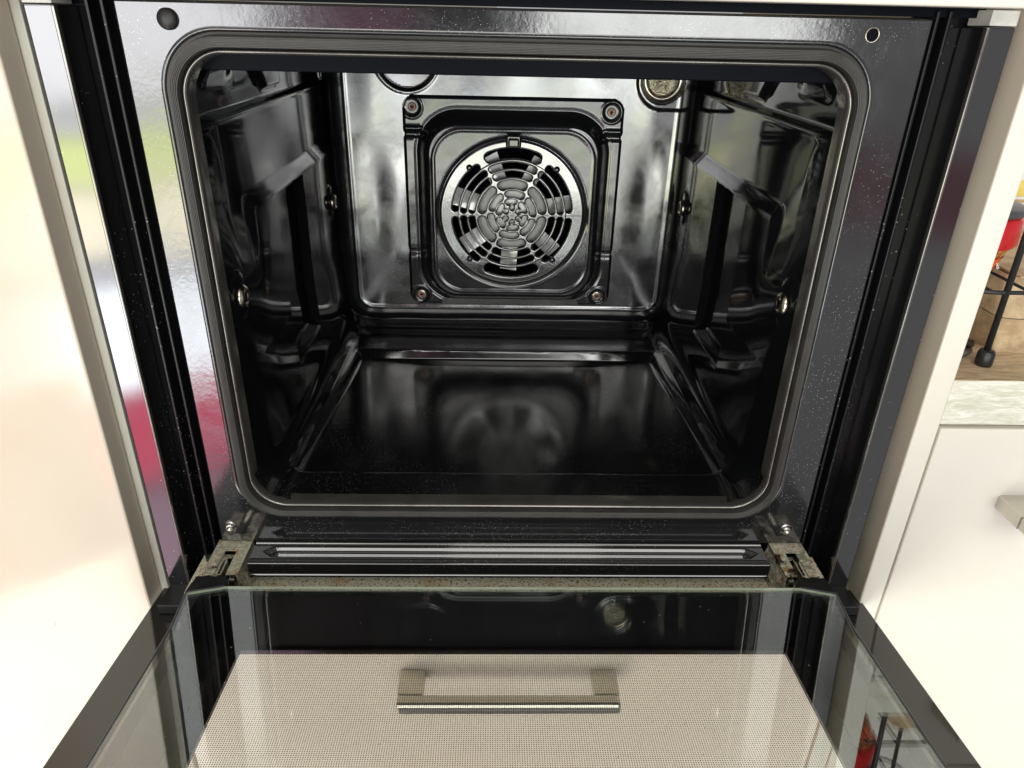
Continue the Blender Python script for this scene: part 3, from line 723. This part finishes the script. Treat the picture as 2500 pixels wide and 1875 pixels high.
# --- hinges: open U channels with a slot, latch and pin
for sgn, xc in ((-1, -0.2290), (1, 0.2345)):
    w = 0.0140; zt = -0.0275
    bm = bmesh.new()
    yb, yf_ = 0.002, -0.0395
    # top plate with a rectangular slot and a notch at the front
    add_box(bm, xc - w, xc - 0.0045, yf_, yb, zt - 0.0013, zt)
    add_box(bm, xc + 0.0045, xc + w, yf_, yb, zt - 0.0013, zt)
    add_box(bm, xc - 0.0046, xc + 0.0046, -0.0105, yb, zt - 0.0014, zt - 0.0001)
    add_box(bm, xc - w, xc - w + 0.0013, yf_, yb, zt - 0.0125, zt - 0.0002)
    add_box(bm, xc + w - 0.0013, xc + w, yf_, yb, zt - 0.0125, zt - 0.0002)
    add_box(bm, xc - 0.0012 + sgn * -0.0145 - 0.003, xc + 0.0012 + sgn * -0.0145 + 0.003, -0.030, 0.001, zt - 0.024, zt - 0.0165)
    hg = from_bm('hinge', bm, M['hinge'], ov)
    bm = bmesh.new(); add_box(bm, xc - 0.0018, xc + 0.0018, -0.0420, -0.0235, zt - 0.0150, zt + 0.0012, 0.0012); from_bm('hinge_latch', bm, M['rivet'], hg)
    bm = bmesh.new(); lathe_x(bm, xc - sgn * 0.008, -0.0350, zt - 0.0100, [(0.0050, -0.0020), (0.0050, 0.0020)], 20); from_bm('hinge_pin', bm, M['steel'], hg, smooth=False)
    box('hinge_slot', xc - 0.0043, xc + 0.0043, -0.034, -0.0107, zt - 0.0100, zt - 0.0090, M['fascia'], hg)
    bm = bmesh.new(); xi = xc - sgn * w
    qs = [(0.0, 0.001, -0.031), (0.0, -0.034, -0.034), (0.0055, -0.030, -0.050), (0.0075, 0.001, -0.050), (0.0, -0.034, -0.050), (0.0, 0.001, -0.050)]
    P = [bm.verts.new((xi - sgn * dx, y_, z_)) for dx, y_, z_ in qs]
    for f_i in ((0, 1, 2, 3), (1, 4, 2), (0, 3, 5), (0, 5, 4, 1), (4, 5, 3, 2)): bm.faces.new([P[i] for i in f_i])
    from_bm('hinge_bracket', bm, M['hinge'], hg)

# --- door, folded down: modelled in its own frame (x, -v, h) and rotated about the hinge line
def door_obj(name, bm, m, parent, smooth=False):
    bmesh.ops.recalc_face_normals(bm, faces=bm.faces); me = bpy.data.meshes.new(name); bm.to_mesh(me); bm.free()
    o = bpy.data.objects.new(name, me); COL.objects.link(o)
    for mm in (m if isinstance(m, list) else [m]): me.materials.append(mm)
    if smooth:
        for p in me.polygons: p.use_smooth = True
    o.parent = parent; return o
DL = 0.445
bm = bmesh.new()
WX0, WX1, WV0, WV1 = -0.2070, 0.2135, 0.0745, 0.375
# frame side members, rear rail and front rail
add_box(bm, -0.2320, -0.2230, -DL + 0.018, -0.070, 0.0045, 0.0528, 0.0006)
add_box(bm, 0.2270, 0.2355, -DL + 0.018, -0.070, 0.0045, 0.0528, 0.0006)
add_box(bm, -0.2232, 0.2272, -0.0715, -0.0655, 0.0045, 0.0526, 0.0006)
add_box(bm, -0.2232, 0.2272, -DL + 0.018, -DL + 0.026, 0.0045, 0.0526, 0.0006)
me = bpy.data.meshes.new('door')
dframe = door_obj('door', bm, M['doorframe'], ov)
dframe.location = Vector((0, -0.005, -0.078)) - world_loc(ov); dframe.rotation_euler = (math.radians(-5.0), 0, 0); dframe['_local'] = 1
dframe['label'] = 'door frame between the two panes'
# outer pane: printed border plus clear window
bm = bmesh.new()
X0, X1 = -0.2955, 0.3020
add_box(bm, X0, WX0, -DL, 0.0, 0.0, 0.0040, 0.0005); add_box(bm, WX1, X1, -DL, 0.0, 0.0, 0.0040, 0.0005)
add_box(bm, WX0 - .0003, WX1 + .0003, -WV0, -0.0002, 0.0001, 0.0039); add_box(bm, WX0 - .0003, WX1 + .0003, -DL + 0.0002, -WV1, 0.0001, 0.0039)
op = door_obj('outer_glass', bm, M['print'], dframe)
bm = bmesh.new(); add_box(bm, WX0, WX1, -WV1, -WV0, 0.0003, 0.0033); door_obj('window_pane', bm, M['glass_clear'], dframe)
bm = bmesh.new(); vs_ = [bm.verts.new(q) for q in ((WX0, -WV1, 0.0038), (WX1, -WV1, 0.0038), (WX1, -WV0, 0.0038), (WX0, -WV0, 0.0038))]; bm.faces.new(vs_)
dp = door_obj('dotted_print', bm, M['dots'], dframe)
# inner pane with clipped corners
bm = bmesh.new()
iv = [(-0.2143, -0.0665), (0.2200, -0.0665), (0.2441, -0.0737), (0.2395, -0.1100), (0.2385, -DL + 0.016), (-0.2350, -DL + 0.016), (-0.2355, -0.1150), (-0.2397, -0.0737)]
HI = 0.0570
a = [bm.verts.new((x, y, HI - 0.0024)) for x, y in iv]; b2 = [bm.verts.new((x, y, HI)) for x, y in iv]
bm.faces.new(a[::-1]); bm.faces.new(b2)
for i in range(len(iv)): f = bm.faces.new((a[i], a[(i + 1) % len(iv)], b2[(i + 1) % len(iv)], b2[i])); f.material_index = 1
door_obj('inner_glass', bm, [M['glass_in'], M['glass_edge']], dframe)
# black plastic end caps at the hinge corners
for sgn, xa, xb in ((-1, -0.2143, -0.2397), (1, 0.2200, 0.2441)):
    bm = bmesh.new()
    pts = [(xa, -0.0650), (xb, -0.0722), (xb + sgn * 0.0035, -0.0690), (xb + sgn * 0.0020, -0.0500), (xa + sgn * 0.004, -0.0500)]
    a = [bm.verts.new((x, y, 0.0045)) for x, y in pts]; b2 = [bm.verts.new((x, y, HI - 0.0025)) for x, y in pts]
    bm.faces.new(a[::-1]); bm.faces.new(b2)
    for i in range(5): bm.faces.new((a[i], a[(i + 1) % 5], b2[(i + 1) % 5], b2[i]))
    bmesh.ops.bevel(bm, geom=[e for e in bm.edges if abs(e.verts[0].co.z - e.verts[1].co.z) < 1e-5 and e.verts[0].co.z > 0.02], offset=0.001, segments=2, affect='EDGES')
    add_box(bm, *(sorted((xb + sgn * 0.003, xb + sgn * 0.046))), -0.034, -0.004, 0.0042, 0.0130, 0.0008)
    door_obj('end_cap', bm, M['plastic'], dframe)
    bm = bmesh.new(); e = [(xa, -0.0665, HI + 0.0004), (xb, -0.0737, HI + 0.0004), (xb - sgn * 0.0046, -0.1120, HI), (xb - sgn * 0.0054, -DL + 0.016, HI)]
    tube(bm, e, 0.0007, 8); door_obj('edge_bead', bm, M['greyrim'], dframe, smooth=True)
# bar handle under the far end of the door
bm = bmesh.new(); add_box(bm, -0.17, 0.177, -0.425, -0.412, -0.040, -0.030, 0.003)
add_box(bm, -0.165, -0.150, -0.425, -0.412, -0.0302, -0.0002); add_box(bm, 0.157, 0.172, -0.425, -0.412, -0.0302, -0.0002)
door_obj('door_handle', bm, M['handle'], dframe)

# ================================================================== things on the worktop
wr = thing('wire_rack', (0.3545, 0.006, 0.140), 'black wire rack with a rubber foot standing on the wood worktop', 'wire rack')
bm = bmesh.new()
tube(bm, [(0.3545, 0.0059, 0.146), (0.3532, 0.0059, 0.30), (0.3525, 0.0059, 0.46)], 0.0023, 12); tube(bm, [(0.475, 0.0059, 0.146), (0.475, 0.0059, 0.46)], 0.0023, 12)
tube(bm, [(0.3545, 0.150, 0.146), (0.3545, 0.150, 0.46)], 0.0023, 12); tube(bm, [(0.475, 0.150, 0.146), (0.475, 0.150, 0.46)], 0.0023, 12)
from_bm('upright', bm, M['wire'], wr, smooth=True)
for zz in (0.1975, 0.36):
    bm = bmesh.new(); P = [(0.3535 - 0.024 * math.sin(math.pi * i / 12) * 1.0, 0.006 + 0.144 * i / 12, zz) for i in range(13)]
    P = [(0.414 + 0.062 * math.cos(2 * math.pi * i / 40) * (1.05), 0.078 + 0.074 * math.sin(2 * math.pi * i / 40), zz) for i in range(40)]
    P2 = rrect(0.4020, 0.080, 0.0740, 0.0740, 0.02, 6)
    tube(bm, [(x, y, zz) for x, y in P2], 0.0017, 8, closed=True)
    for i in range(5): tube(bm, [(0.345 + i * 0.028, 0.007, zz), (0.345 + i * 0.028, 0.153, zz)], 0.0012, 8)
    from_bm('tier_ring', bm, M['wire'], wr, smooth=True)
for x, y in ((0.3550, 0.0059), (0.475, 0.0059), (0.3545, 0.150), (0.475, 0.150)):
    bm = bmesh.new(); lathe_z(bm, x, y, 0.1402, [(0.0056, 0.0), (0.0061, 0.0015), (0.0060, 0.0095), (0.0050, 0.0120), (0.003, 0.0125)], 24)
    from_bm('rubber_foot', bm, M['wire'], wr, smooth=True)
# jar
jx, jy, jz = 0.3440, 0.052, 0.1998
jar = thing('jar', (jx, jy, jz), 'glass chilli jar with a red lid held in the black wire rack', 'jar')
bm = bmesh.new(); lathe_z(bm, jx, jy, jz, [(0.010, 0.0), (0.017, 0.001), (0.021, 0.004), (0.027, 0.018), (0.0290, 0.022), (0.0290, 0.0235)], 48)
jb = from_bm('jar_body', bm, M['flakes'], jar, smooth=True)
bm = bmesh.new(); lathe_z(bm, jx, jy, jz + 0.0236, [(0.0310, 0.0), (0.0325, 0.002), (0.0320, 0.020), (0.0300, 0.0225)], 48); lid = from_bm('lid', bm, M['redlid'], jar, smooth=True)
bm = bmesh.new(); lathe_z(bm, jx, jy, jz + 0.0462, [(0.0305, 0.0), (0.0330, 0.002), (0.0330, 0.005), (0.030, 0.0065)], 48); from_bm('lid_rim', bm, M['greyrim'], lid, smooth=True)
bm = bmesh.new(); n = 12; R_ = 0.0268
for k in range(n):
    a0, a1 = math.radians(-78 + k * 7), math.radians(-78 + (k + 1) * 7)
    v4 = [(jx + rr * math.cos(a), jy + rr * math.sin(a), jz + dz) for a, rr, dz in ((a0, 0.0222, 0.0045), (a1, 0.0222, 0.0045), (a1, 0.0268, 0.0160), (a0, 0.0268, 0.0160))]
    bm.faces.new([bm.verts.new(q) for q in v4])
bmesh.ops.remove_doubles(bm, verts=bm.verts, dist=1e-6)
lb = from_bm('label', bm, M['orange'], jar, smooth=True)
def text(name, body, size, loc, rot, m, parent):
    cu = bpy.data.curves.new(name, 'FONT'); cu.body = body; cu.size = size; cu.extrude = 0.00012; cu.align_x = 'CENTER'; cu.align_y = 'CENTER'
    tmp = bpy.data.objects.new('tmp', cu); COL.objects.link(tmp); bpy.context.view_layer.update()
    me = bpy.data.meshes.new_from_object(tmp.evaluated_get(bpy.context.evaluated_depsgraph_get())); bpy.data.objects.remove(tmp)
    o = bpy.data.objects.new(name, me); COL.objects.link(o); me.materials.append(m)
    o.parent = parent; o.location = Vector(loc) - world_loc(parent); o.rotation_euler = rot; return o
a = math.radians(-52)
text('lettering', '&', 0.009, (jx + 0.0256 * math.cos(a), jy + 0.0256 * math.sin(a), jz + 0.0100), (math.radians(68), 0, a + math.pi / 2), M['whiteink'], jar)
# egg box
eb = thing('egg_box', (0.43, 0.08, 0.140), 'buff moulded pulp egg box behind the rack rod on the worktop', 'egg box')
def egg_pt(u, v):
    # u round the box, v bottom to top
    P = rrect(0.441, 0.088, 0.066 + 0.004 * math.sin(v * 3.1), 0.062, 0.016, 8); n_ = len(P); i = int(u * n_) % n_; x, y = P[i]
    z = 0.1402 + 0.060 * v
    k = 1.0 - 0.05 * abs(v - 0.5) + 0.035 * math.sin(u * 44) * (v < 0.5) * (0.5 - v) * 2 + 0.012 * (abs(v - 0.52) < 0.04)
    w_ = noise.noise(Vector((x * 60, y * 60, z * 60))) * 0.0022
    return (0.441 + (x - 0.441) * k + w_, 0.088 + (y - 0.088) * k + w_, z)
grid('lower_tray', [i / 36 for i in range(37)], lin(0, 0.49, 16), egg_pt, M['pulp'], eb)
grid('lid', [i / 36 for i in range(37)], lin(0.50, 1.0, 16), egg_pt, M['pulp'], eb)
top = box('lid_top', 0.381, 0.501, 0.032, 0.144, 0.1985, 0.2015, M['pulp'], eb, 0.001)
# papers and boxes behind
pb = thing('food_box', (0.42, 0.20, 0.1402), 'white food carton with yellow bands standing behind the jar', 'carton')
box('carton_body', 0.3600, 0.470, 0.165, 0.230, 0.1402, 0.2900, M['paper'], pb, 0.001)
box('yellow_band', 0.3595, 0.4705, 0.1640, 0.2310, 0.2340, 0.2480, M['yellow'], pb); box('tan_band', 0.3596, 0.4704, 0.1642, 0.2308, 0.2200, 0.2310, M['tan'], pb)
lf = box('leaflet', 0.4000, 0.4560, 0.1550, 0.1556, 0.2020, 0.2300, M['paper'], None); tag(lf, 'white printed leaflet upright between the egg box and carton', 'leaflet')
text('printed_text', 'nutrition\nserve 20\nserve warm', 0.006, (0.424, 0.1545, 0.217), (math.radians(90), 0, 0), M['ink'], lf)
tg = thing('tongs', (0.345, 0.035, 0.1402), 'dark metal serrated tongs lying under the wire rack', 'tongs')
bm = bmesh.new(); tube(bm, [(0.330, 0.012, 0.1445), (0.345, 0.018, 0.1435), (0.3560, 0.0270, 0.1425)], 0.0030, 10); from_bm('lower_arm', bm, M['greyrim'], tg, smooth=True)
bm = bmesh.new(); tube(bm, [(0.330, 0.024, 0.1520), (0.346, 0.026, 0.1500), (0.3580, 0.0300, 0.1470)], 0.0034, 10); from_bm('upper_arm', bm, M['wire'], tg, smooth=True)

for o in sc.objects:
    if o.get('_local') is not None: del o['_local']
